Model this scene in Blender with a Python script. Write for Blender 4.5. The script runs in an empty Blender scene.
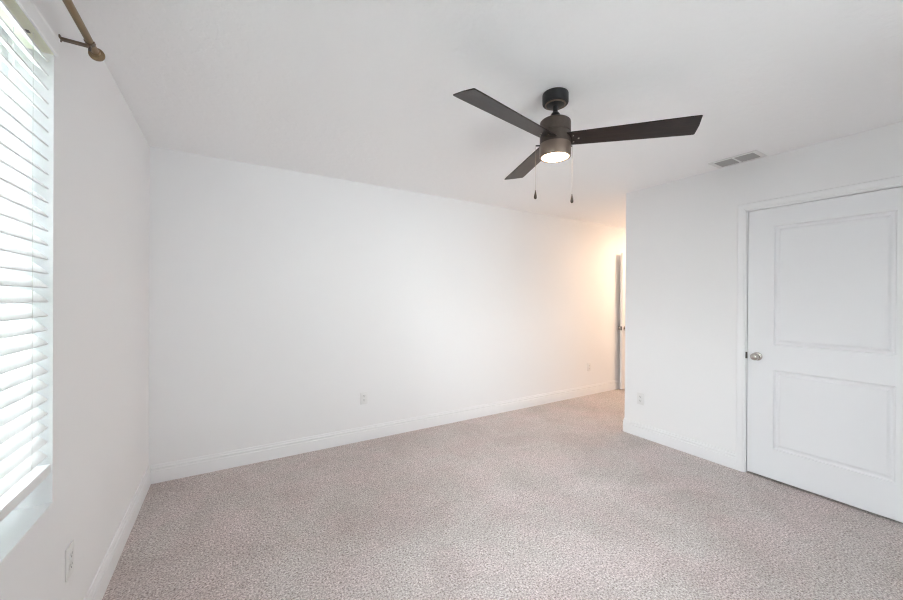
import bpy, bmesh, math, random
import numpy as np
from mathutils import Vector, Matrix

random.seed(7)
scene = bpy.context.scene
COL = scene.collection
PI = math.pi

# ------------------------------------------------------------------ key dimensions (metres)
H = 2.44            # ceiling height
D = 3.404           # back wall plane  y = D
W = 3.947           # closet wall plane x = W
YC = 2.276          # hall corner of the closet wall
YR = -0.72          # rear wall plane
XE = 6.28           # end wall of the hall recess
WIN_Y0, WIN_Y1, WIN_Z0, WIN_Z1 = 0.22, 1.722, 0.668, 2.192

# ------------------------------------------------------------------ camera
cam_data = bpy.data.cameras.new('camera')
cam = bpy.data.objects.new('camera', cam_data)
COL.objects.link(cam)
F_PX, YAW, PITCH, ROLL = 364.914, 0.5537, -0.0023, 0.0056
cam_data.sensor_fit = 'HORIZONTAL'
cam_data.sensor_width = 36.0
cam_data.lens = F_PX / 903 * 36.0
cam_data.shift_x = -4.081 / 903
cam_data.shift_y = -0.827 / 903
cam_data.clip_start = 0.02
fw = Vector((math.sin(YAW), math.cos(YAW), 0)); rt = Vector((math.cos(YAW), -math.sin(YAW), 0)); up = Vector((0, 0, 1))
fw2 = fw * math.cos(PITCH) + up * math.sin(PITCH)
up2 = up * math.cos(PITCH) - fw * math.sin(PITCH)
r3 = rt * math.cos(ROLL) + up2 * math.sin(ROLL)
u3 = up2 * math.cos(ROLL) - rt * math.sin(ROLL)
M = Matrix((r3, u3, -fw2)).transposed().to_4x4()
M.translation = Vector((0.4965, 0.0, 1.3542))
cam.matrix_world = M
scene.camera = cam

# ------------------------------------------------------------------ world, lights, exposure
scene.view_settings.view_transform = 'Standard'
scene.view_settings.look = 'None'
scene.view_settings.gamma = 1.0
scene.view_settings.use_curve_mapping = False
scene.view_settings.exposure = 0.11
scene.cycles.use_denoising = True
scene.cycles.denoising_prefilter = 'NONE'
scene.cycles.denoising_input_passes = 'RGB_ALBEDO_NORMAL'
scene.cycles.max_bounces = 14
scene.cycles.diffuse_bounces = 10
scene.cycles.glossy_bounces = 4
scene.cycles.transmission_bounces = 8
scene.cycles.transparent_max_bounces = 12
scene.cycles.sample_clamp_direct = 6.0
scene.cycles.sample_clamp_indirect = 12.0
scene.cycles.filter_width = 1.15
scene.cycles.caustics_reflective = False
scene.cycles.caustics_refractive = False

world = bpy.data.worlds.new('overcast_sky')
scene.world = world
world.use_nodes = True
wn = world.node_tree.nodes; wl = world.node_tree.links
wn.clear()
w_out = wn.new('ShaderNodeOutputWorld'); w_bg = wn.new('ShaderNodeBackground')
w_tc = wn.new('ShaderNodeTexCoord'); w_sep = wn.new('ShaderNodeSeparateXYZ'); w_ramp = wn.new('ShaderNodeValToRGB')
w_ramp.color_ramp.elements[0].position = 0.0; w_ramp.color_ramp.elements[0].color = (0.95, 0.97, 1.0, 1)
w_ramp.color_ramp.elements[1].position = 0.7; w_ramp.color_ramp.elements[1].color = (0.86, 0.92, 1.0, 1)
wl.new(w_tc.outputs['Generated'], w_sep.inputs[0]); wl.new(w_sep.outputs['Z'], w_ramp.inputs[0])
wl.new(w_ramp.outputs[0], w_bg.inputs['Color']); wl.new(w_bg.outputs[0], w_out.inputs['Surface'])
# the overcast brightens broadly around the horizon
SKY_BASE, SKY_GLOW, SKY_POW = 36.0, 370.0, 8.0
SKY_FAR = 0.10
SUN_DIR = Vector((-0.08, -0.99, 0.02)).normalized()
w_dot = wn.new('ShaderNodeVectorMath'); w_dot.operation = 'DOT_PRODUCT'; w_dot.inputs[1].default_value = SUN_DIR
w_nrm = wn.new('ShaderNodeVectorMath'); w_nrm.operation = 'NORMALIZE'
wl.new(w_tc.outputs['Generated'], w_nrm.inputs[0]); wl.new(w_nrm.outputs[0], w_dot.inputs[0])
w_max = wn.new('ShaderNodeMath'); w_max.operation = 'MAXIMUM'; w_max.inputs[1].default_value = 0.0
w_pow = wn.new('ShaderNodeMath'); w_pow.operation = 'POWER'; w_pow.inputs[1].default_value = SKY_POW
w_mad = wn.new('ShaderNodeMath'); w_mad.operation = 'MULTIPLY_ADD'; w_mad.inputs[1].default_value = SKY_GLOW; w_mad.inputs[2].default_value = SKY_BASE
wl.new(w_dot.outputs['Value'], w_max.inputs[0]); wl.new(w_max.outputs[0], w_pow.inputs[0]); wl.new(w_pow.outputs[0], w_mad.inputs[0])
# away from the glow (towards +y) the overcast is dimmer
w_sep2 = wn.new('ShaderNodeSeparateXYZ'); wl.new(w_nrm.outputs[0], w_sep2.inputs[0])
w_mr = wn.new('ShaderNodeMapRange'); w_mr.interpolation_type = 'SMOOTHSTEP'
w_mr.inputs['From Min'].default_value = 0.0; w_mr.inputs['From Max'].default_value = 0.75
w_mr.inputs['To Min'].default_value = 1.0; w_mr.inputs['To Max'].default_value = SKY_FAR
w_mul = wn.new('ShaderNodeMath'); w_mul.operation = 'MULTIPLY'
wl.new(w_sep2.outputs['Y'], w_mr.inputs['Value']); wl.new(w_mad.outputs[0], w_mul.inputs[0]); wl.new(w_mr.outputs[0], w_mul.inputs[1])
wl.new(w_mul.outputs[0], w_bg.inputs['Strength'])

def portal(name, loc, rot, sx, sy):
    l = bpy.data.lights.new(name, 'AREA'); l.shape = 'RECTANGLE'; l.size = sx; l.size_y = sy
    l.cycles.is_portal = True
    o = bpy.data.objects.new(name, l); COL.objects.link(o); o.location = loc; o.rotation_euler = rot
    return o
# daylight portal in the window opening, shining into the room (+x)
portal('window_daylight', (-0.17, (WIN_Y0 + WIN_Y1) / 2, (WIN_Z0 + WIN_Z1) / 2), (0, -PI / 2, 0), WIN_Z1 - WIN_Z0, WIN_Y1 - WIN_Y0)

portal('added_window_daylight', (1.90, -0.72 - 0.15, 1.44), (-PI / 2, 0, PI), 1.3, 1.544)  # samples sky light through the added rear window
FAN_LIGHT_W = 3.5
HALL_LIGHT_W = 21.0
SCREEN_T = 0.19

# ------------------------------------------------------------------ materials
def new_mat(name):
    m = bpy.data.materials.new(name); m.use_nodes = True
    nt = m.node_tree
    return m, nt, nt.nodes['Principled BSDF']

def add_bump(nt, bsdf, scale, strength, dist, detail=3.0, ramp=None, rough=0.5):
    tc = nt.nodes.new('ShaderNodeTexCoord'); nz = nt.nodes.new('ShaderNodeTexNoise'); bp = nt.nodes.new('ShaderNodeBump')
    nz.inputs['Scale'].default_value = scale; nz.inputs['Detail'].default_value = detail; nz.inputs['Roughness'].default_value = rough
    bp.inputs['Strength'].default_value = strength; bp.inputs['Distance'].default_value = dist
    nt.links.new(tc.outputs['Object'], nz.inputs['Vector'])
    src = nz.outputs[0]
    if ramp:
        cr = nt.nodes.new('ShaderNodeValToRGB')
        cr.color_ramp.elements[0].position = ramp[0]; cr.color_ramp.elements[1].position = ramp[1]
        nt.links.new(src, cr.inputs[0]); src = cr.outputs[0]
    nt.links.new(src, bp.inputs['Height']); nt.links.new(bp.outputs[0], bsdf.inputs['Normal'])
    return nz

def plain(name, col, rough=0.5, metal=0.0, spec=0.5, bump=None):
    m, nt, b = new_mat(name)
    b.inputs['Base Color'].default_value = (*col, 1); b.inputs['Roughness'].default_value = rough
    b.inputs['Metallic'].default_value = metal; b.inputs['Specular IOR Level'].default_value = spec
    if bump: add_bump(nt, b, *bump)
    return m

M_WALL = plain('wall_paint', (0.86, 0.862, 0.872), 0.75, spec=0.25, bump=(140.0, 0.12, 0.002))
M_CEIL = plain('ceiling_knockdown', (0.92, 0.922, 0.93), 0.9, spec=0.15, bump=(26.0, 0.16, 0.004, 4.0, (0.47, 0.60)))
M_TRIM = plain('trim_paint', (0.86, 0.865, 0.88), 0.38, spec=0.45, bump=(60.0, 0.03, 0.001))
M_DOOR = plain('door_paint', (0.83, 0.84, 0.865), 0.42, spec=0.45, bump=(90.0, 0.05, 0.001))
M_VINYL = plain('window_vinyl', (0.82, 0.85, 0.86), 0.4, bump=(50.0, 0.03, 0.001))
M_PLASTIC = plain('outlet_plastic', (0.80, 0.80, 0.80), 0.35, bump=(80.0, 0.02, 0.001))
M_SLOT = plain('slot_shadow_plastic', (0.16, 0.16, 0.16), 0.6, bump=(80.0, 0.02, 0.001))
M_VENT = plain('vent_enamel', (0.78, 0.78, 0.78), 0.45, bump=(60.0, 0.03, 0.001))
M_LOUVRE = plain('louvre_grey', (0.42, 0.42, 0.42), 0.5, bump=(60.0, 0.03, 0.001))
M_DUCT = plain('duct_dark', (0.05, 0.05, 0.05), 0.8, bump=(60.0, 0.03, 0.001))
M_BLACK = plain('fan_black', (0.022, 0.022, 0.024), 0.42, metal=0.3, bump=(120.0, 0.05, 0.001))
M_NICKEL = plain('satin_nickel', (0.55, 0.53, 0.50), 0.22, metal=1.0, bump=(180.0, 0.03, 0.0005))
M_CORD = plain('blind_cord', (0.72, 0.72, 0.70), 0.8, bump=(300.0, 0.1, 0.001))
M_CHAIN = plain('pull_chain_brass', (0.34, 0.27, 0.22), 0.4, metal=0.6, bump=(300.0, 0.1, 0.001))
M_FOB = plain('dark_wood_fob', (0.035, 0.022, 0.016), 0.4, bump=(90.0, 0.08, 0.001))
M_HINGE = plain('dark_strike', (0.10, 0.09, 0.085), 0.35, metal=0.9, bump=(120.0, 0.03, 0.001))
M_SCREW = plain('screw_steel', (0.7, 0.66, 0.6), 0.25, metal=1.0, bump=(300.0, 0.05, 0.0005))

def bronze_mat():
    m, nt, b = new_mat('oil_rubbed_bronze')
    b.inputs['Metallic'].default_value = 0.55; b.inputs['Roughness'].default_value = 0.45
    tc = nt.nodes.new('ShaderNodeTexCoord'); nz = nt.nodes.new('ShaderNodeTexNoise'); nz.inputs['Scale'].default_value = 40
    cr = nt.nodes.new('ShaderNodeValToRGB')
    cr.color_ramp.elements[0].color = (0.060, 0.046, 0.038, 1); cr.color_ramp.elements[1].color = (0.085, 0.066, 0.056, 1)
    nt.links.new(tc.outputs['Object'], nz.inputs['Vector']); nt.links.new(nz.outputs[0], cr.inputs[0]); nt.links.new(cr.outputs[0], b.inputs['Base Color'])
    return m
M_BRONZE = bronze_mat()
M_KIT = plain('lightened_bronze', (0.20, 0.150, 0.120), 0.38, metal=0.6, bump=(40.0, 0.02, 0.001))  # bronze lightened to stand in for lamp glow on the light kit drum

def wood_mat():
    m, nt, b = new_mat('espresso_wood')
    b.inputs['Roughness'].default_value = 0.36; b.inputs['Specular IOR Level'].default_value = 0.32
    tc = nt.nodes.new('ShaderNodeTexCoord'); mp = nt.nodes.new('ShaderNodeMapping'); nz = nt.nodes.new('ShaderNodeTexNoise')
    mp.inputs['Scale'].default_value = (3.0, 60.0, 20.0); nz.inputs['Scale'].default_value = 1.6; nz.inputs['Detail'].default_value = 6
    cr = nt.nodes.new('ShaderNodeValToRGB')
    cr.color_ramp.elements[0].position = 0.3; cr.color_ramp.elements[0].color = (0.009, 0.0055, 0.005, 1)
    cr.color_ramp.elements[1].position = 0.75; cr.color_ramp.elements[1].color = (0.026, 0.016, 0.0135, 1)
    nt.links.new(tc.outputs['Object'], mp.inputs[0]); nt.links.new(mp.outputs[0], nz.inputs['Vector'])
    nt.links.new(nz.outputs[0], cr.inputs[0]); nt.links.new(cr.outputs[0], b.inputs['Base Color'])
    return m
M_WOOD = wood_mat()

def gold_mat():
    m, nt, b = new_mat('antique_brass')
    b.inputs['Metallic'].default_value = 0.75; b.inputs['Roughness'].default_value = 0.34
    tc = nt.nodes.new('ShaderNodeTexCoord'); nz = nt.nodes.new('ShaderNodeTexNoise'); nz.inputs['Scale'].default_value = 25
    cr = nt.nodes.new('ShaderNodeValToRGB')
    cr.color_ramp.elements[0].color = (0.20, 0.142, 0.080, 1); cr.color_ramp.elements[1].color = (0.30, 0.215, 0.125, 1)
    nt.links.new(tc.outputs['Object'], nz.inputs['Vector']); nt.links.new(nz.outputs[0], cr.inputs[0]); nt.links.new(cr.outputs[0], b.inputs['Base Color'])
    return m
M_GOLD = gold_mat()

def slat_mat(name, col, trans=0.25):
    m, nt, b = new_mat(name)
    b.inputs['Base Color'].default_value = (*col, 1); b.inputs['Roughness'].default_value = 0.45
    tr = nt.nodes.new('ShaderNodeBsdfTranslucent'); tr.inputs['Color'].default_value = (*col, 1)
    mx = nt.nodes.new('ShaderNodeMixShader'); mx.inputs[0].default_value = trans
    out = nt.nodes['Material Output']
    add_bump(nt, b, 60.0, 0.03, 0.001)
    nt.links.new(b.outputs[0], mx.inputs[1]); nt.links.new(tr.outputs[0], mx.inputs[2]); nt.links.new(mx.outputs[0], out.inputs['Surface'])
    return m
M_SLAT = plain('faux_wood_white', (0.86, 0.87, 0.88), 0.45, bump=(60.0, 0.03, 0.001))

M_HEAD = slat_mat('cream_headrail', (0.92, 0.93, 0.79), 0.12)

def glass_mat():
    m, nt, b = new_mat('window_glass')
    nt.nodes.remove(b)
    out = nt.nodes['Material Output']
    t = nt.nodes.new('ShaderNodeBsdfTransparent'); t.inputs['Color'].default_value = (0.95, 0.98, 0.97, 1)
    g = nt.nodes.new('ShaderNodeBsdfGlossy'); g.inputs['Roughness'].default_value = 0.02
    fr = nt.nodes.new('ShaderNodeFresnel'); fr.inputs['IOR'].default_value = 1.45
    mx = nt.nodes.new('ShaderNodeMixShader')
    nt.links.new(fr.outputs[0], mx.inputs[0]); nt.links.new(t.outputs[0], mx.inputs[1]); nt.links.new(g.outputs[0], mx.inputs[2])
    nt.links.new(mx.outputs[0], out.inputs['Surface'])
    return m
M_GLASS = glass_mat()

def screen_mat():
    # screen on the added window: its transparency sets how much daylight comes in
    m, nt, b = new_mat('added_screen_fabric')
    b.inputs['Base Color'].default_value = (0.70, 0.70, 0.70, 1); b.inputs['Roughness'].default_value = 0.9
    add_bump(nt, b, 400.0, 0.2, 0.001)
    t = nt.nodes.new('ShaderNodeBsdfTransparent'); mx = nt.nodes.new('ShaderNodeMixShader'); mx.inputs[0].default_value = SCREEN_T
    nt.links.new(b.outputs[0], mx.inputs[1]); nt.links.new(t.outputs[0], mx.inputs[2]); nt.links.new(mx.outputs[0], nt.nodes['Material Output'].inputs['Surface'])
    return m
M_SHADE = screen_mat()

def emit_mat(name, col, strength):
    m, nt, b = new_mat(name)
    b.inputs['Base Color'].default_value = (0.9, 0.88, 0.84, 1)
    b.inputs['Emission Color'].default_value = (*col, 1); b.inputs['Emission Strength'].default_value = strength
    b.inputs['Roughness'].default_value = 0.4
    add_bump(nt, b, 60.0, 0.02, 0.001)
    return m
M_LENS = emit_mat('lit_frosted_lens', (1.0, 0.74, 0.50), 14.0)
M_DOME = emit_mat('lit_dome_glass', (1.0, 0.66, 0.38), 2.2)

def carpet_mat():
    m, nt, b = new_mat('cut_pile_carpet')
    L = nt.links.new
    b.inputs['Roughness'].default_value = 1.0; b.inputs['Specular IOR Level'].default_value = 0.05
    b.inputs['Sheen Weight'].default_value = 0.2; b.inputs['Sheen Roughness'].default_value = 0.6
    b.inputs['Sheen Tint'].default_value = (0.9, 0.86, 0.86, 1)
    tc = nt.nodes.new('ShaderNodeTexCoord')
    def noise(scale, detail, rough, dist=0.0):
        n = nt.nodes.new('ShaderNodeTexNoise'); n.inputs['Scale'].default_value = scale; n.inputs['Detail'].default_value = detail
        n.inputs['Roughness'].default_value = rough; n.inputs['Distortion'].default_value = dist
        L(tc.outputs['Object'], n.inputs['Vector']); return n
    def ramp(src, stops):
        c = nt.nodes.new('ShaderNodeValToRGB'); e = c.color_ramp.elements
        e[0].position, e[0].color = stops[0][0], (*stops[0][1], 1); e[1].position, e[1].color = stops[-1][0], (*stops[-1][1], 1)
        for p, col in stops[1:-1]:
            k = e.new(p); k.color = (*col, 1)
        L(src.outputs[0], c.inputs[0]); return c
    def mult(a, c):
        mx = nt.nodes.new('ShaderNodeMixRGB'); mx.blend_type = 'MULTIPLY'; mx.inputs[0].default_value = 1.0
        L(a.outputs[0], mx.inputs[1]); L(c.outputs[0], mx.inputs[2]); return mx
    tuft = noise(108, 5, 0.74)                      # twisted yarn tips, flecked dark and light
    yarn = ramp(tuft, [(0.33, (0.125, 0.095, 0.090)), (0.45, (0.47, 0.41, 0.395)), (0.54, (0.68, 0.615, 0.60)), (0.66, (0.95, 0.90, 0.89))])
    nap = ramp(noise(1.7, 7, 0.66, 0.6), [(0.36, (0.885, 0.87, 0.86)), (0.50, (0.99, 0.98, 0.975)), (0.64, (1.06, 1.06, 1.065))])   # brushed nap
    foot = ramp(noise(26.0, 7, 0.85, 0.5), [(0.34, (0.74, 0.73, 0.72)), (0.46, (0.97, 0.97, 0.97)), (0.66, (1.10, 1.10, 1.10))])          # small scuffed dents
    tone = ramp(noise(3.1, 3, 0.5), [(0.38, (1.025, 0.99, 0.995)), (0.62, (0.985, 1.01, 1.0))])                                       # yarn dye drift
    col = mult(mult(mult(yarn, nap), foot), tone)
    L(col.outputs[0], b.inputs['Base Color'])
    n3 = noise(330, 2, 0.5)
    add = nt.nodes.new('ShaderNodeMath'); add.operation = 'MULTIPLY_ADD'; add.inputs[1].default_value = 0.5
    L(n3.outputs[0], add.inputs[0]); L(tuft.outputs[0], add.inputs[2])
    bp = nt.nodes.new('ShaderNodeBump'); bp.inputs['Strength'].default_value = 0.7; bp.inputs['Distance'].default_value = 0.009
    L(add.outputs[0], bp.inputs['Height']); L(bp.outputs[0], b.inputs['Normal'])
    return m
M_CARPET = carpet_mat()

def lawn_mat():
    m, nt, b = new_mat('dry_lawn')
    tc = nt.nodes.new('ShaderNodeTexCoord'); nz = nt.nodes.new('ShaderNodeTexNoise'); nz.inputs['Scale'].default_value = 6; nz.inputs['Detail'].default_value = 6
    cr = nt.nodes.new('ShaderNodeValToRGB')
    cr.color_ramp.elements[0].color = (0.20, 0.22, 0.17, 1); cr.color_ramp.elements[1].color = (0.30, 0.32, 0.26, 1)
    nt.links.new(tc.outputs['Object'], nz.inputs['Vector']); nt.links.new(nz.outputs[0], cr.inputs[0]); nt.links.new(cr.outputs[0], b.inputs['Base Color'])
    b.inputs['Roughness'].default_value = 0.9
    return m
M_LAWN = lawn_mat()

# ------------------------------------------------------------------ mesh helpers
def obj(name, bm, mat, parent=None, loc=None, smooth=False, angle=None):
    bmesh.ops.recalc_face_normals(bm, faces=bm.faces)
    me = bpy.data.meshes.new(name); bm.to_mesh(me); bm.free()
    o = bpy.data.objects.new(name, me); COL.objects.link(o)
    if mat: me.materials.append(mat)
    if parent: o.parent = parent
    if loc is not None: o.location = loc
    if smooth:
        me.polygons.foreach_set('use_smooth', [True] * len(me.polygons))
        me.set_sharp_from_angle(angle=math.radians(angle or 40))
    return o

def box(bm, x0, x1, y0, y1, z0, z1, bev=0.0, seg=2):
    vs = [bm.verts.new((x, y, z)) for x in (x0, x1) for y in (y0, y1) for z in (z0, z1)]
    fs = [bm.faces.new([vs[i] for i in q]) for q in ((0, 1, 3, 2), (4, 6, 7, 5), (0, 4, 5, 1), (2, 3, 7, 6), (0, 2, 6, 4), (1, 5, 7, 3))]
    if bev > 0:
        es = list({e for f in fs for e in f.edges})
        bmesh.ops.bevel(bm, geom=es, offset=bev, segments=seg, profile=0.5, affect='EDGES')
    return vs

def lathe(bm, prof, seg=48, c=(0, 0, 0), axis='z'):
    """revolve (r, h) profile about an axis through c"""
    rings = []
    for r, h in prof:
        ring = []
        if r < 1e-6:
            p = (0, 0, h)
            ring = [p] * 1
        else:
            ring = [(r * math.cos(2 * PI * i / seg), r * math.sin(2 * PI * i / seg), h) for i in range(seg)]
        out = []
        for (x, y, z) in ring:
            if axis == 'x': x, y, z = z, x, y
            elif axis == 'y': x, y, z = y, z, x
            out.append(bm.verts.new((c[0] + x, c[1] + y, c[2] + z)))
        rings.append(out)
    for a, b in zip(rings, rings[1:]):
        if len(a) == 1 and len(b) == 1: continue
        for i in range(seg):
            j = (i + 1) % seg
            if len(a) == 1: bm.faces.new((a[0], b[i], b[j]))
            elif len(b) == 1: bm.faces.new((a[i], b[0], a[j]))
            else: bm.faces.new((a[i], b[i], b[j], a[j]))

def prism(bm, pts, z0, z1):
    a = [bm.verts.new((x, y, z0)) for x, y in pts]; b = [bm.verts.new((x, y, z1)) for x, y in pts]
    n = len(pts)
    bm.faces.new(a[::-1]); bm.faces.new(b)
    for i in range(n):
        j = (i + 1) % n
        bm.faces.new((a[i], a[j], b[j], b[i]))

def tube(bm, p0, p1, r, seg=12):
    p0 = Vector(p0); p1 = Vector(p1); d = (p1 - p0).normalized()
    a = d.orthogonal().normalized(); b = d.cross(a)
    r0 = [bm.verts.new(p0 + (a * math.cos(2 * PI * i / seg) + b * math.sin(2 * PI * i / seg)) * r) for i in range(seg)]
    r1 = [bm.verts.new(p1 + (a * math.cos(2 * PI * i / seg) + b * math.sin(2 * PI * i / seg)) * r) for i in range(seg)]
    for i in range(seg):
        j = (i + 1) % seg
        bm.faces.new((r0[i], r0[j], r1[j], r1[i]))
    bm.faces.new(r0[::-1]); bm.faces.new(r1)

def sweep(bm, path, prof, closed_profile=True):
    """sweep a profile (offset-from-wall, z) along a polyline in plan; the left-hand normal of the path points into the room"""
    n = len(path); rings = []
    for i, p in enumerate(path):
        p = Vector(p)
        ns = []
        if i > 0:
            d = (Vector(path[i]) - Vector(path[i - 1])).normalized(); ns.append(Vector((-d.y, d.x)))
        if i < n - 1:
            d = (Vector(path[i + 1]) - Vector(path[i])).normalized(); ns.append(Vector((-d.y, d.x)))
        nn = sum(ns, Vector((0, 0))).normalized()
        k = 1.0 / max(0.3, nn.dot(ns[0]))
        rings.append([bm.verts.new((p.x + nn.x * t * k, p.y + nn.y * t * k, z)) for t, z in prof])
    m = len(prof)
    for a, b in zip(rings, rings[1:]):
        for i in range(m):
            j = (i + 1) % m
            bm.faces.new((a[i], a[j], b[j], b[i]))
    bm.faces.new(rings[0][::-1]); bm.faces.new(rings[-1])

def struct(o):
    o['kind'] = 'structure'; return o

def thing(name, label, cat, loc=(0, 0, 0), rotz=0.0, group=None):
    o = bpy.data.objects.new(name, None); COL.objects.link(o)
    o.empty_display_size = 0.1
    o.location = loc; o.rotation_euler = (0, 0, rotz); o['label'] = label; o['category'] = cat
    if group: o['group'] = group
    return o

def setting(name, loc=(0, 0, 0), rotz=0.0):
    o = bpy.data.objects.new(name, None); COL.objects.link(o); o.empty_display_size = 0.1
    o.location = loc; o.rotation_euler = (0, 0, rotz); o['kind'] = 'structure'
    return o

# ------------------------------------------------------------------ room shell
T = 0.14
XH = 7.4                                            # far end of the passage beyond the hall doorway
bm = bmesh.new(); box(bm, -T, XH + T, YR - T, D + T, -0.12, 0.0); struct(obj('floor', bm, M_CARPET))
bm = bmesh.new(); box(bm, -T, XH + T, YR - T, D + T, H, H + 0.12); struct(obj('ceiling', bm, M_CEIL))

# left wall with the window opening
bm = bmesh.new()
TW = 0.16
box(bm, -TW, 0, YR - T, WIN_Y0, 0, H); box(bm, -TW, 0, WIN_Y1, D + T, 0, H)
box(bm, -TW, 0, WIN_Y0, WIN_Y1, 0, WIN_Z0); box(bm, -TW, 0, WIN_Y0, WIN_Y1, WIN_Z1, H)
struct(obj('wall_left', bm, M_WALL))
bm = bmesh.new(); box(bm, 0, XH + T, D, D + T, 0, H); struct(obj('wall_back', bm, M_WALL))
bm = bmesh.new()
RX0, RX1, RZ0, RZ1 = 1.25, 2.55, 0.668, 2.212      # opening for the added, unseen rear window
box(bm, 0, RX0, YR - T, YR, 0, H); box(bm, RX1, W + 0.5, YR - T, YR, 0, H)
box(bm, RX0, RX1, YR - T, YR, 0, RZ0); box(bm, RX0, RX1, YR - T, YR, RZ1, H)
struct(obj('wall_rear', bm, M_WALL))

# closet wall with door opening, rounded corner into the hall recess
DY1, DY0, DH = 1.2289, 0.3149, 2.0435               # door edges along y, door head height
G = 0.004
RB = 0.014
bm = bmesh.new()
corner = [(W + RB - RB * math.cos(a), YC - RB + RB * math.sin(a)) for a in [PI / 2 * i / 6 for i in range(7)]]
L_poly = [(W, DY1 + 0.022)] + corner + [(XE + T, YC), (XE + T, YC - 0.12), (W + 0.12, YC - 0.12), (W + 0.12, DY1 + 0.022)]
prism(bm, L_poly, 0, H)
box(bm, W, W + 0.12, YR, DY0 - 0.022, 0, H)
box(bm, W, W + 0.12, DY0 - 0.022, DY1 + 0.022, DH + 0.022, H)
o = struct(obj('wall_right', bm, M_WALL, smooth=True, angle=30))

# end wall of the hall recess with the doorway its open door belongs to
HD0, HD1 = 2.42, 3.235
bm = bmesh.new()
box(bm, XE, XE + T, YC, HD0, 0, H); box(bm, XE, XE + T, HD1, D, 0, H); box(bm, XE, XE + T, HD0, HD1, 2.06, H)
struct(obj('wall_end', bm, M_WALL))
bm = bmesh.new(); box(bm, XH, XH + T, YC - 0.12, D, 0, H); box(bm, XE + T, XH, YC - 0.12, YC, 0, H); struct(obj('wall_passage', bm, M_WALL))
# closet behind the door
bm = bmesh.new(); box(bm, W + 0.5, W + 0.6, YR - T, YC - 0.12, 0, H); struct(obj('wall_closet', bm, M_WALL))

# baseboards: flat board, bead line, thin cap
BH = 0.131
def base_prof():
    return [(0, 0.0), (0.0155, 0.0), (0.0155, 0.089), (0.0115, 0.093), (0.0115, 0.102), (0.0138, 0.106), (0.0134, 0.111), (0.0085, 0.1175), (0.0070, BH - 0.002), (0.0055, BH), (0, BH)]
def baseboard(name, path):
    bm = bmesh.new(); sweep(bm, path, base_prof()); return struct(obj(name, bm, M_TRIM))
baseboard('baseboard_left', [(0, D - 0.0001), (0, YR)][::1])
baseboard('baseboard_back', [(XE, D), (0.0145, D)])
cpath = [(W, DY1 + 0.066)] + corner + [(XE, YC)]
baseboard('baseboard_right', cpath)
baseboard('baseboard_rear', [(0.0, YR), (W, YR)])

# casings
def casing(name, lo, hi, top, axis_x, side):
    """three mitred casing legs around an opening on the plane x = axis_x; side -1 faces -x"""
    bm = bmesh.new()
    prof = [(0.0, 0.0), (0.0, 0.0085), (0.004, 0.0105), (0.012, 0.0105), (0.016, 0.0135), (0.045, 0.0165), (0.053, 0.0165), (0.057, 0.013), (0.057, 0.0)]
    frames = []
    path = [((hi, 0.0), (1, 0)), ((hi, top), (1, 1)), ((lo, top), (-1, 1)), ((lo, 0.0), (-1, 0))]
    for (y, z), (dy, dz) in path:
        frames.append([bm.verts.new((axis_x + side * d, y + dy * s, z + dz * s)) for s, d in prof])
    m = len(prof)
    for a, b in zip(frames, frames[1:]):
        for i in range(m):
            j = (i + 1) % m
            bm.faces.new((a[i], a[j], b[j], b[i]))
    bm.faces.new(frames[0][::-1]); bm.faces.new(frames[-1])
    return struct(obj(name, bm, M_TRIM))
casing('trim_1', DY0 - 0.009, DY1 + 0.009, DH + 0.008, W, -1)
casing('trim_2', HD0 + 0.004, HD1 - 0.004, 2.056, XE, -1)
# door jamb lining the closet door opening
bm = bmesh.new()
box(bm, W - 0.0, W + 0.12, DY1 + G, DY1 + 0.022, 0, DH + G); box(bm, W - 0.0, W + 0.12, DY0 - 0.022, DY0 - G, 0, DH + G)
box(bm, W - 0.0, W + 0.12, DY0 - 0.022, DY1 + 0.022, DH + G, DH + 0.022)
box(bm, W + 0.042, W + 0.075, DY1 - 0.012, DY1 + G, 0, DH + G); box(bm, W + 0.042, W + 0.075, DY0 - G, DY0 + 0.012, 0, DH + G)
box(bm, W + 0.042, W + 0.075, DY0, DY1, DH - 0.012, DH + G)
struct(obj('trim_3', bm, M_TRIM))
bm = bmesh.new()
box(bm, XE, XE + T, HD1 - 0.018, HD1, 0, 2.06); box(bm, XE, XE + T, HD0, HD0 + 0.018, 0, 2.06); box(bm, XE, XE + T, HD0, HD1, 2.042, 2.06)
struct(obj('trim_4', bm, M_TRIM))

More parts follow.
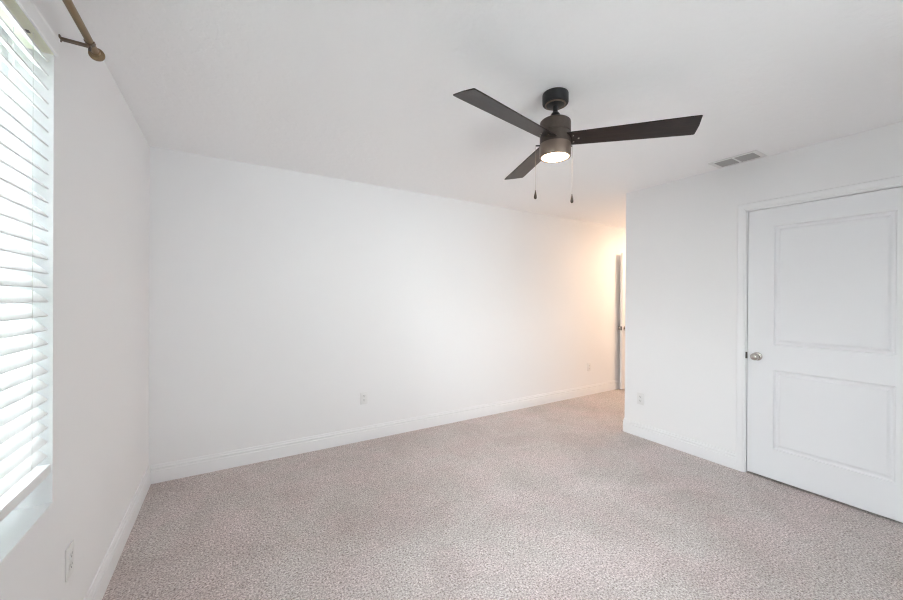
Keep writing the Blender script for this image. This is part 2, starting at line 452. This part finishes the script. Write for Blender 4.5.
# ------------------------------------------------------------------ two panel doors
def door_slab(w, h, panels, t=0.035):
    """slab in local coords: x along width 0..w, y depth (front at 0, facing -y), z up; panels = [(x0, x1, z0, z1)] outer edges"""
    bm = bmesh.new()
    rings = [(0.0, 0.0), (0.005, 0.0080), (0.013, 0.0115), (0.023, 0.0105), (0.035, 0.0030), (0.039, 0.0025)]
    for face_y, s in ((0.0, 1), (t, -1)):
        xs = sorted({0, w} | {p[0] for p in panels} | {p[1] for p in panels})
        zs = sorted({0, h} | {p[2] for p in panels} | {p[3] for p in panels})
        for xa, xb in zip(xs, xs[1:]):
            for za, zb in zip(zs, zs[1:]):
                inside = any(xa >= p[0] - 1e-6 and xb <= p[1] + 1e-6 and za >= p[2] - 1e-6 and zb <= p[3] + 1e-6 for p in panels)
                if inside: continue
                bm.faces.new([bm.verts.new((x, face_y, z)) for x, z in ((xa, za), (xb, za), (xb, zb), (xa, zb))])
        for (x0, x1, z0, z1) in panels:
            prev = None
            for off, dep in rings:
                q = [bm.verts.new((x, face_y + s * dep, z)) for x, z in ((x0 + off, z0 + off), (x1 - off, z0 + off), (x1 - off, z1 - off), (x0 + off, z1 - off))]
                if prev:
                    for i in range(4):
                        j = (i + 1) % 4
                        bm.faces.new((prev[i], prev[j], q[j], q[i]))
                prev = q
            bm.faces.new(prev)
    for (a, b) in (((0, 0), (w, 0)), ((w, 0), (w, h)), ((w, h), (0, h)), ((0, h), (0, 0))):
        bm.faces.new([bm.verts.new(v) for v in ((a[0], 0, a[1]), (b[0], 0, b[1]), (b[0], t, b[1]), (a[0], t, a[1]))])
    bmesh.ops.remove_doubles(bm, verts=bm.verts, dist=1e-5)
    return bm

def knob_bm(s=-1):
    bm = bmesh.new()
    prof = [(0.0, 0.0), (0.032, 0.0), (0.0325, 0.003), (0.030, 0.007), (0.022, 0.0095), (0.0135, 0.011), (0.0115, 0.020), (0.0115, 0.030),
            (0.016, 0.034), (0.0235, 0.040), (0.0272, 0.048), (0.0268, 0.056), (0.023, 0.062), (0.016, 0.0655), (0.008, 0.067), (0.0, 0.0673)]
    lathe(bm, [(r, s * h) for r, h in prof], 40, axis='y')
    return bm

def make_door(name, w, loc, rotz, knob_x):
    d = setting(name, loc, rotz)
    h = DH - 0.016
    st = 0.161
    pn = [(st, w - st, 0.243 - 0.016, 0.832 - 0.016), (st, w - st, 1.022 - 0.016, 1.907 - 0.016)]
    if w < 0.85:
        st = 0.125
        pn = [(st, w - st, p[2], p[3]) for p in pn]
    obj('door_leaf', door_slab(w, h, pn), M_DOOR, d, (0, 0, 0.016))
    for s, y in ((-1, 0.0), (1, 0.035)):
        obj('door_knob', knob_bm(s), M_NICKEL, d, (knob_x, y, 0.921), smooth=True)
    bm = bmesh.new(); ex = 0.0 if knob_x < w / 2 else w
    box(bm, ex - 0.0015, ex + 0.0015, 0.006, 0.029, 0.892, 0.950)
    obj('latch_plate', bm, M_HINGE, d)
    return d
# closet door: local x runs toward -y of the room, front faces -x
d1 = make_door('door_1', DY1 - DY0 - 0.003, (W + 0.004, DY1 - 0.001, 0), -PI / 2, 0.062)
bm = bmesh.new(); box(bm, W - 0.0115, W + 0.004, DY1 - 0.0005, DY1 + 0.0085, 0.897, 0.947, 0.001, 1)
p = obj('strike_plate', bm, M_HINGE); p.parent = bpy.data.objects['trim_3']
# hall door standing open against the back wall, hinged on the end wall
d2w = 0.80
ang = math.radians(-1.6)
d2 = make_door('door_2', d2w, (5.452, D - 0.098, 0), 0, 0.062)
d2.rotation_euler = (0, 0, math.radians(0.8))

# ------------------------------------------------------------------ window with frame, sashes and panes
win = setting('window_1', (0, 0, 0))
yl, yr, zb, zt = WIN_Y0, WIN_Y1, WIN_Z0, WIN_Z1
xf0, xf1 = -0.158, -0.100
bm = bmesh.new()
fwid = 0.045
ym = (yl + yr) / 2
box(bm, xf0, xf1, yl, yl + fwid, zb, zt, 0.003, 1); box(bm, xf0, xf1, yr - fwid, yr, zb, zt, 0.003, 1)
box(bm, xf0, xf1, yl + fwid, yr - fwid, zb, zb + fwid, 0.003, 1); box(bm, xf0, xf1, yl + fwid, yr - fwid, zt - fwid, zt, 0.003, 1)
box(bm, xf0, xf1, ym - 0.045, ym + 0.045, zb + fwid, zt - fwid, 0.003, 1)
obj('window_frame', bm, M_VINYL, win)
zm = (zb + zt) / 2
for (a, b) in ((yl + fwid, ym - 0.045), (ym + 0.045, yr - fwid)):
    for (z0, z1, xo) in ((zb + fwid, zm + 0.02, -0.128), (zm - 0.02, zt - fwid, -0.150)):
        bm = bmesh.new(); s = 0.038
        box(bm, xo, xo + 0.022, a, a + s, z0, z1, 0.002, 1); box(bm, xo, xo + 0.022, b - s, b, z0, z1, 0.002, 1)
        box(bm, xo, xo + 0.022, a + s, b - s, z0, z0 + s, 0.002, 1); box(bm, xo, xo + 0.022, a + s, b - s, z1 - s, z1, 0.002, 1)
        sash = obj('window_sash', bm, M_VINYL, win)
        bm = bmesh.new(); box(bm, xo + 0.009, xo + 0.013, a + s - 0.004, b - s + 0.004, z0 + s - 0.004, z1 - s + 0.004)
        obj('window_pane', bm, M_GLASS, sash)
bm = bmesh.new(); box(bm, -0.100, -0.001, yl, yr, zb - 0.001, zb + 0.004)
obj('window_sill', bm, M_TRIM, win)

# unseen rear window, added to light the back wall, its screen dimming the daylight
win2 = setting('added_rear_window', (0, 0, 0))
bm = bmesh.new()
ya, yb = YR - 0.138, YR - 0.085
box(bm, RX0, RX0 + fwid, ya, yb, RZ0, RZ1, 0.003, 1); box(bm, RX1 - fwid, RX1, ya, yb, RZ0, RZ1, 0.003, 1)
box(bm, RX0 + fwid, RX1 - fwid, ya, yb, RZ0, RZ0 + fwid, 0.003, 1); box(bm, RX0 + fwid, RX1 - fwid, ya, yb, RZ1 - fwid, RZ1, 0.003, 1)
box(bm, (RX0 + RX1) / 2 - 0.045, (RX0 + RX1) / 2 + 0.045, ya, yb, RZ0 + fwid, RZ1 - fwid, 0.003, 1)
box(bm, RX0 + fwid, RX1 - fwid, ya + 0.01, yb - 0.01, 1.42, 1.46, 0.003, 1)
obj('window_frame', bm, M_VINYL, win2)
bm = bmesh.new(); box(bm, RX0 + fwid - 0.004, RX1 - fwid + 0.004, ya + 0.024, ya + 0.028, RZ0 + fwid - 0.004, RZ1 - fwid + 0.004); obj('window_pane', bm, M_GLASS, win2)
bm = bmesh.new(); box(bm, RX0, RX1, YR - 0.085, YR - 0.001, RZ0 - 0.001, RZ0 + 0.004); obj('window_sill', bm, M_TRIM, win2)
bm = bmesh.new(); box(bm, RX0 + 0.006, RX1 - 0.006, YR - 0.0412, YR - 0.040, RZ0 + 0.012, RZ1 - 0.02); shade = obj('added_dimming_screen', bm, M_SHADE, win2)
bm = bmesh.new(); tube(bm, (RX0 + 0.004, YR - 0.045, RZ1 - 0.022), (RX1 - 0.004, YR - 0.045, RZ1 - 0.022), 0.019, 20); obj('added_screen_roller', bm, M_VINYL, win2, smooth=True)

# ground outside
bm = bmesh.new(); box(bm, -16, -0.3, -12, 16, -0.6, -0.32); struct(obj('ground', bm, M_LAWN))

# ------------------------------------------------------------------ window blind
BXC, BY0, BY1 = -0.0185, 0.258, 1.684
blind = thing('window_blind', 'white horizontal slat blind hanging in the window on the left wall', 'blind', (BXC, (BY0 + BY1) / 2, WIN_Z0))
half = (BY1 - BY0) / 2
LZ = lambda z: z - WIN_Z0
LX = lambda x: x - BXC
bm = bmesh.new(); box(bm, LX(-0.050), LX(0.0145), -half, half, LZ(2.1295), LZ(2.186), 0.003, 1)
head = obj('headrail', bm, M_HEAD, blind)
for yy in (0.60, 0.0, -0.60):
    bm = bmesh.new(); box(bm, LX(-0.026), LX(-0.006), yy - 0.007, yy + 0.007, LZ(2.1282), LZ(2.1298))
    obj('cord_slot', bm, M_SLOT, head)
# valance: shallow crown profile on the room side
bm = bmesh.new()
vp = [(0.0145, 2.128), (0.0200, 2.128), (0.0220, 2.132), (0.0220, 2.172), (0.0245, 2.178), (0.0245, 2.188), (0.0145, 2.188)]
prev = None
for y in (-half - 0.003, half + 0.003):
    ring = [bm.verts.new((LX(x), y, LZ(z))) for x, z in vp]
    if prev:
        for i in range(len(vp)):
            j = (i + 1) % len(vp); bm.faces.new((prev[i], prev[j], ring[j], ring[i]))
        bm.faces.new(ring)
    else: bm.faces.new(ring[::-1])
    prev = ring
obj('valance', bm, M_SLAT, blind)
# slats, inner edge tipped down
PITCH_S = 0.0452; Z_FIRST = 2.104; NSL = 29
SW = 0.050; TILT = math.radians(44)
def tipped(x, z): return (x * math.cos(TILT) + z * math.sin(TILT), -x * math.sin(TILT) + z * math.cos(TILT))
bm = bmesh.new()
n = 6; top = []; bot = []
for i in range(n + 1):
    u = -0.5 + i / n
    crown = 0.0014 * (1 - 4 * u * u)
    for lst, dz in ((top, 0.0023), (bot, -0.0023)):
        X, Z = tipped(u * SW, crown + dz)
        lst.append([bm.verts.new((X, yv, Z)) for yv in (-half, half)])
loop = top + bot[::-1]
for a, b in zip(loop, loop[1:] + loop[:1]): bm.faces.new((a[0], b[0], b[1], a[1]))
bm.faces.new([v[0] for v in loop][::-1]); bm.faces.new([v[1] for v in loop])
s0 = obj('slat', bm, M_SLAT, blind, smooth=True, angle=35)
dz_front = SW / 2 * math.sin(TILT)
s0.location = (0, 0, LZ(Z_FIRST + dz_front))
for i in range(1, NSL):
    c = s0.copy(); COL.objects.link(c); c.parent = blind; c.location = (0, 0, LZ(Z_FIRST - i * PITCH_S + dz_front))
# bottom rail
bm = bmesh.new(); box(bm, -0.026, 0.0235, -half - 0.004, half + 0.010, -0.031, 0.0, 0.0025, 2)
obj('bottom_rail', bm, M_SLAT, blind, (0, 0, LZ(0.811)))
for yy in (0.60, 0.0, -0.60):
    for xx, z0 in ((0.0195, 0.812), (-0.0195, 0.812)):
        bm = bmesh.new(); tube(bm, (xx, yy, LZ(z0)), (xx, yy, LZ(2.130)), 0.0009, 6)
        obj('ladder_cord', bm, M_CORD, blind, smooth=True)

# ------------------------------------------------------------------ curtain rod above the window
RX, RZ = 0.075, 2.247
rod = thing('curtain_rod', 'antique gold curtain rod with end cap on bracket above the window', 'curtain rod', (RX, 1.80, RZ))
M_BRACKET = plain('bracket_brown_brass', (0.16, 0.12, 0.085), 0.4, metal=0.6, bump=(60.0, 0.05, 0.001))
bm = bmesh.new(); tube(bm, (0, 0.030, 0), (0, -1.13, 0), 0.0112, 28); obj('rod', bm, M_GOLD, rod, smooth=True)
for y, s in ((0.024, 1), (-1.124, -1)):
    bm = bmesh.new()
    lathe(bm, [(r, s * h) for r, h in [(0.0, 0.0), (0.0125, 0.0), (0.0140, 0.003), (0.0140, 0.008), (0.0118, 0.010), (0.0115, 0.013), (0.0180, 0.015), (0.0225, 0.018), (0.0235, 0.022), (0.0230, 0.026), (0.0200, 0.0275), (0.0170, 0.0265), (0.0150, 0.0275), (0.0120, 0.033), (0.006, 0.036), (0.0, 0.0365)]], 36, (0, y, 0), 'y')
    obj('finial', bm, M_GOLD, rod, smooth=True)
for y in (-0.032, -1.05):
    bm = bmesh.new()
    box(bm, -RX, -RX + 0.004, y - 0.009, y + 0.009, -0.024, -0.006, 0.001, 1)      # wall tab
    box(bm, -RX + 0.002, 0.004, y - 0.0085, y + 0.0085, -0.0200, -0.0130, 0.001, 1)   # arm
    for k in range(9):                                                              # cradle under the rod
        a0 = -PI + PI * k / 9; a1 = -PI + PI * (k + 1) / 9
        q = []
        for a in (a0, a1):
            for r in (0.0112, 0.0142):
                for yy in (y - 0.0085, y + 0.0085): q.append(bm.verts.new((r * math.cos(a), yy, r * math.sin(a))))
        for f in ((0, 1, 5, 4), (2, 6, 7, 3), (0, 4, 6, 2), (1, 3, 7, 5)): bm.faces.new([q[i] for i in f])
    br = obj('bracket', bm, M_BRACKET, rod)
    bm = bmesh.new(); lathe(bm, [(0.0, -0.031), (0.0045, -0.031), (0.0045, -0.025), (0.002, -0.024), (0.002, -0.0141)], 12, (0, y, 0)); obj('thumb_screw', bm, M_BRONZE, br, smooth=True)

# ------------------------------------------------------------------ electrical outlets
def make_outlet(label, loc, rotz):
    t = thing('wall_outlet', label, 'outlet', loc, rotz, 'wall outlets')
    bm = bmesh.new(); box(bm, -0.035, 0.035, -0.006, 0.0, -0.0575, 0.0575, 0.0025, 2); obj('cover_plate', bm, M_PLASTIC, t, smooth=True)
    for z in (0.0195, -0.0195):
        bm = bmesh.new()
        pts = []
        for k in range(20):
            a = 2 * PI * k / 20
            pts.append((0.0165 * math.cos(a), max(-0.0135, min(0.0135, 0.0175 * math.sin(a)))))
        f0 = [bm.verts.new((x, -0.0078, z + zz)) for x, zz in pts]; f1 = [bm.verts.new((x, -0.005, z + zz)) for x, zz in pts]
        bm.faces.new(f0)
        for i in range(20):
            j = (i + 1) % 20; bm.faces.new((f0[i], f0[j], f1[j], f1[i]))
        r = obj('receptacle', bm, M_PLASTIC, t)
        bm = bmesh.new()
        box(bm, -0.0075, -0.0052, -0.0081, -0.007, z - 0.001, z + 0.009); box(bm, 0.0052, 0.0075, -0.0081, -0.007, z, z + 0.008)
        lathe(bm, [(0.0, -0.0081), (0.003, -0.0081), (0.003, -0.007)], 12, (0, 0, z - 0.0065), 'y')
        obj('prong_slots', bm, M_SLOT, r)
    bm = bmesh.new(); lathe(bm, [(0.0, -0.0075), (0.0028, -0.0073), (0.0034, -0.0060), (0.0034, -0.004)], 14, (0, 0, 0), 'y'); obj('screw', bm, M_PLASTIC, t, smooth=True)
    return t
make_outlet('white duplex outlet low on the back wall, the one left of centre facing the camera', (1.582, D, 0.402), 0)
make_outlet('white duplex outlet low on the back wall beside the open hall door', (4.833, D, 0.391), 0)
make_outlet('white duplex outlet low on the right wall beside the hall corner', (W, 2.098, 0.373), -PI / 2)
make_outlet('white duplex outlet on the shaded left wall below the window corner', (0, 1.866, 0.391), PI / 2)

# ------------------------------------------------------------------ ceiling vent
vent = thing('ceiling_vent', 'white ceiling vent with two grey louvred sections near the closet door wall', 'vent', (3.826, 1.262, H))
bm = bmesh.new()
hx, hy = 0.100, 0.158
ix, sy0, sy1 = 0.072, 0.008, 0.126
box(bm, -hx, -ix, -hy, hy, -0.006, 0, 0.002, 1); box(bm, ix, hx, -hy, hy, -0.006, 0, 0.002, 1)
box(bm, -ix, ix, -hy, -sy1, -0.006, 0, 0.002, 1); box(bm, -ix, ix, sy1, hy, -0.006, 0, 0.002, 1); box(bm, -ix, ix, -sy0, sy0, -0.006, 0, 0.002, 1)
obj('vent_frame', bm, M_VENT, vent)
bm = bmesh.new(); box(bm, -ix, ix, -sy1, sy1, -0.0006, -0.0002); obj('duct_opening', bm, M_DUCT, vent)
for s in (-1, 1):
    bm = bmesh.new()
    for k in range(8):
        x = -ix + 0.009 + k * (2 * ix - 0.014) / 7.5
        a, b = (s * sy0, s * sy1) if s > 0 else (-sy1, -sy0)
        q = [(x - 0.004, -0.0010), (x + 0.007, -0.0085), (x + 0.0082, -0.0078), (x - 0.0028, -0.0010)]
        r0 = [bm.verts.new((px, a, pz)) for px, pz in q]; r1 = [bm.verts.new((px, b, pz)) for px, pz in q]
        for i in range(4):
            j = (i + 1) % 4; bm.faces.new((r0[i], r0[j], r1[j], r1[i]))
        bm.faces.new(r0[::-1]); bm.faces.new(r1)
    obj('louvre', bm, M_LOUVRE, vent)

# ------------------------------------------------------------------ ceiling fan
FX, FY = 1.9617, 1.3740
fan = thing('ceiling_fan', 'dark bronze three blade ceiling fan with lit lamp and two pull chains', 'ceiling fan', (FX, FY, H))
zz = lambda z: z - H
bm = bmesh.new()
lathe(bm, [(0.0, 0.0), (0.066, 0.0), (0.0675, -0.004), (0.0675, -0.044), (0.0665, -0.050), (0.0640, -0.0535), (0.0560, -0.0560), (0.0545, -0.0535), (0.0500, -0.0535), (0.0480, -0.0575), (0.030, -0.0640), (0.020, -0.0655), (0.0, -0.0655)], 56)
can = obj('canopy', bm, M_BLACK, fan, smooth=True, angle=25)
bm = bmesh.new(); lathe(bm, [(0.0470, -0.0570), (0.0478, -0.0600), (0.0500, -0.0608), (0.0522, -0.0600), (0.0530, -0.0530), (0.0470, -0.0530), (0.0470, -0.0570)], 48)
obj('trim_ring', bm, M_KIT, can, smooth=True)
bm = bmesh.new(); lathe(bm, [(0.0, -0.062), (0.0125, -0.062), (0.0125, -0.128), (0.0, -0.128)], 24); obj('downrod', bm, M_BLACK, fan, smooth=True)
bm = bmesh.new(); lathe(bm, [(0.0, -0.098), (0.0155, -0.098), (0.0195, -0.101), (0.0240, -0.108), (0.0280, -0.120), (0.0330, -0.132), (0.0350, -0.142), (0.0, -0.142)], 32); obj('coupling_cover', bm, M_BLACK, fan, smooth=True)
bm = bmesh.new()
lathe(bm, [(0.0, zz(2.302)), (0.034, zz(2.302)), (0.060, zz(2.3005)), (0.0725, zz(2.297)), (0.0785, zz(2.291)), (0.0800, zz(2.283)), (0.0800, zz(2.2335)), (0.0785, zz(2.2310)), (0.0, zz(2.2310))], 64)
obj('motor_housing', bm, M_BRONZE, fan, smooth=True, angle=30)
bm = bmesh.new()
lathe(bm, [(0.0, zz(2.231)), (0.0760, zz(2.231)), (0.0760, zz(2.2275)), (0.0795, zz(2.2265)), (0.0795, zz(2.172)), (0.0, zz(2.172))], 64)
obj('hub_ring', bm, M_BRONZE, fan, smooth=True, angle=30)
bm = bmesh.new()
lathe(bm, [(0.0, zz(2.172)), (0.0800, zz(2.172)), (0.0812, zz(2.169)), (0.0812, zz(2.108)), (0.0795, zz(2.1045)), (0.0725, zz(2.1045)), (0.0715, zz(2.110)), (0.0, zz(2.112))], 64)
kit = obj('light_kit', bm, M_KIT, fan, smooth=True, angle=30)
bm = bmesh.new()
lathe(bm, [(0.0713, zz(2.1105)), (0.0713, zz(2.1065)), (0.062, zz(2.1025)), (0.045, zz(2.0990)), (0.022, zz(2.0970)), (0.0, zz(2.0965))], 56)
lens = obj('lamp_lens', bm, M_LENS, kit, smooth=True)
lens['label'] = 'glowing frosted lamp lens'
# blades
def blade_bm():
    bm = bmesh.new()
    R0, R1 = 0.060, 0.6530
    outline = []
    NS = 14
    def hw(r): return 0.052 + (0.0698 - 0.052) * min(1.0, (r - R0) / (R1 - R0))
    for i in range(NS + 1):
        r = R0 + (R1 - R0) * i / NS
        outline.append((r, hw(r)))
    # near-square end, the trailing corner eased
    outline[-1] = (R1 + 0.001, 0.0655)
    outline.insert(-1, (R1 - 0.004, hw(R1)))
    for k in range(1, 6): outline.append((R1 + 0.004 - 0.004 * abs(k - 3) / 3, 0.0655 - 0.131 * k / 6))
    outline.append((R1 + 0.001, -0.0665)); outline.append((R1 - 0.003, -hw(R1)))
    for i in range(NS - 1, -1, -1):
        r = R0 + (R1 - R0) * i / NS
        outline.append((r, -hw(r)))
    h = 0.0028
    a = [bm.verts.new((x, y, h)) for x, y in outline]; b = [bm.verts.new((x, y, -h)) for x, y in outline]
    ft = bm.faces.new(a); fb = bm.faces.new(b[::-1])
    n = len(outline)
    for i in range(n):
        j = (i + 1) % n; bm.faces.new((a[i], b[i], b[j], a[j]))
    bmesh.ops.bevel(bm, geom=list(ft.edges) + list(fb.edges), offset=0.0012, segments=1, affect='EDGES')
    return bm
TX, TY, ZB, PIT = -0.0245, 0.0209, 2.1973, 0.2041
blade0 = None
for k in (0, 120, -120):
    th = math.radians(-51.3085 + k)
    e = Vector((math.cos(th), math.sin(th), 0)); nrm = Vector((-math.sin(th), math.cos(th), 0))
    e3 = Vector((e.x, e.y, TX * e.x + TY * e.y)).normalized()
    n3 = Vector((nrm.x * math.cos(PIT), nrm.y * math.cos(PIT), -math.sin(PIT) + math.cos(PIT) * (TX * nrm.x + TY * nrm.y))).normalized()
    z3 = e3.cross(n3).normalized(); n3 = z3.cross(e3)
    Mb = Matrix((e3, n3, z3)).transposed().to_4x4(); Mb.translation = Vector((0, 0, ZB - H))
    if blade0 is None:
        blade0 = obj('blade', blade_bm(), M_WOOD, fan); b = blade0
        scr = []
        for (sx, sy) in ((0.092, 0.026), (0.092, -0.026), (0.118, 0.0)):
            bm = bmesh.new(); lathe(bm, [(0.0, -0.0052), (0.003, -0.0048), (0.0046, -0.0034), (0.0046, -0.002)], 14, (sx, sy, 0)); scr.append(obj('screw', bm, M_SCREW, b, smooth=True))
    else:
        b = blade0.copy(); COL.objects.link(b); b.parent = fan
        for s in scr:
            c = s.copy(); COL.objects.link(c); c.parent = b
    b.matrix_local = Mb
# pull chains with dark fobs
rdir = Vector((math.cos(YAW), -math.sin(YAW), 0))
for off, zf, nm in ((-0.103, 1.907, 'fan'), (0.091, 1.887, 'lamp')):
    px, py = rdir.x * off, rdir.y * off
    zt_ = zz(2.166)
    bm = bmesh.new()
    d = rdir * (1 if off > 0 else -1)
    tube(bm, d * 0.072 + Vector((0, 0, zt_)), Vector((px, py, zt_)), 0.0035, 10)
    sw = obj('switch_nub', bm, M_BLACK, kit, smooth=True)
    bm = bmesh.new(); tube(bm, (px, py, zt_), (px, py, zz(zf + 0.02)), 0.0007, 6)
    ch = obj('pull_chain', bm, M_CHAIN, fan, smooth=True)
    bm = bmesh.new()
    lathe(bm, [(0.0, 0.024), (0.0022, 0.023), (0.0030, 0.015), (0.0050, 0.005), (0.0074, -0.007), (0.0080, -0.014), (0.0068, -0.020), (0.0035, -0.0235), (0.0, -0.024)], 20, (px, py, zz(zf)))
    fb = obj('chain_fob', bm, M_FOB, ch, smooth=True)
# the lamp's own light
l = bpy.data.lights.new('fan_lamp', 'AREA'); l.shape = 'DISK'; l.size = 0.13; l.energy = FAN_LIGHT_W; l.color = (1.0, 0.86, 0.72)
lo = bpy.data.objects.new('fan_lamp', l); COL.objects.link(lo); lo.location = (FX, FY, 2.094)

# ------------------------------------------------------------------ hall ceiling light (round the corner, lights the recess)
hl = thing('hall_ceiling_light', 'round flush ceiling light in the hall recess behind the corner', 'ceiling light', (5.78, 2.52, H))
bm = bmesh.new(); lathe(bm, [(0.0, 0.0), (0.15, 0.0), (0.15, -0.022), (0.142, -0.025), (0.0, -0.025)], 48); obj('base_pan', bm, M_BRONZE, hl, smooth=True, angle=30)
bm = bmesh.new(); lathe(bm, [(0.138, -0.024), (0.132, -0.045), (0.110, -0.068), (0.070, -0.085), (0.03, -0.092), (0.0, -0.093)], 48); obj('glass_dome', bm, M_DOME, hl, smooth=True)
l = bpy.data.lights.new('hall_lamp', 'AREA'); l.shape = 'DISK'; l.size = 0.24; l.energy = HALL_LIGHT_W; l.color = (1.0, 0.70, 0.46)
lo = bpy.data.objects.new('hall_lamp', l); COL.objects.link(lo); lo.location = (5.78, 2.52, H - 0.10)
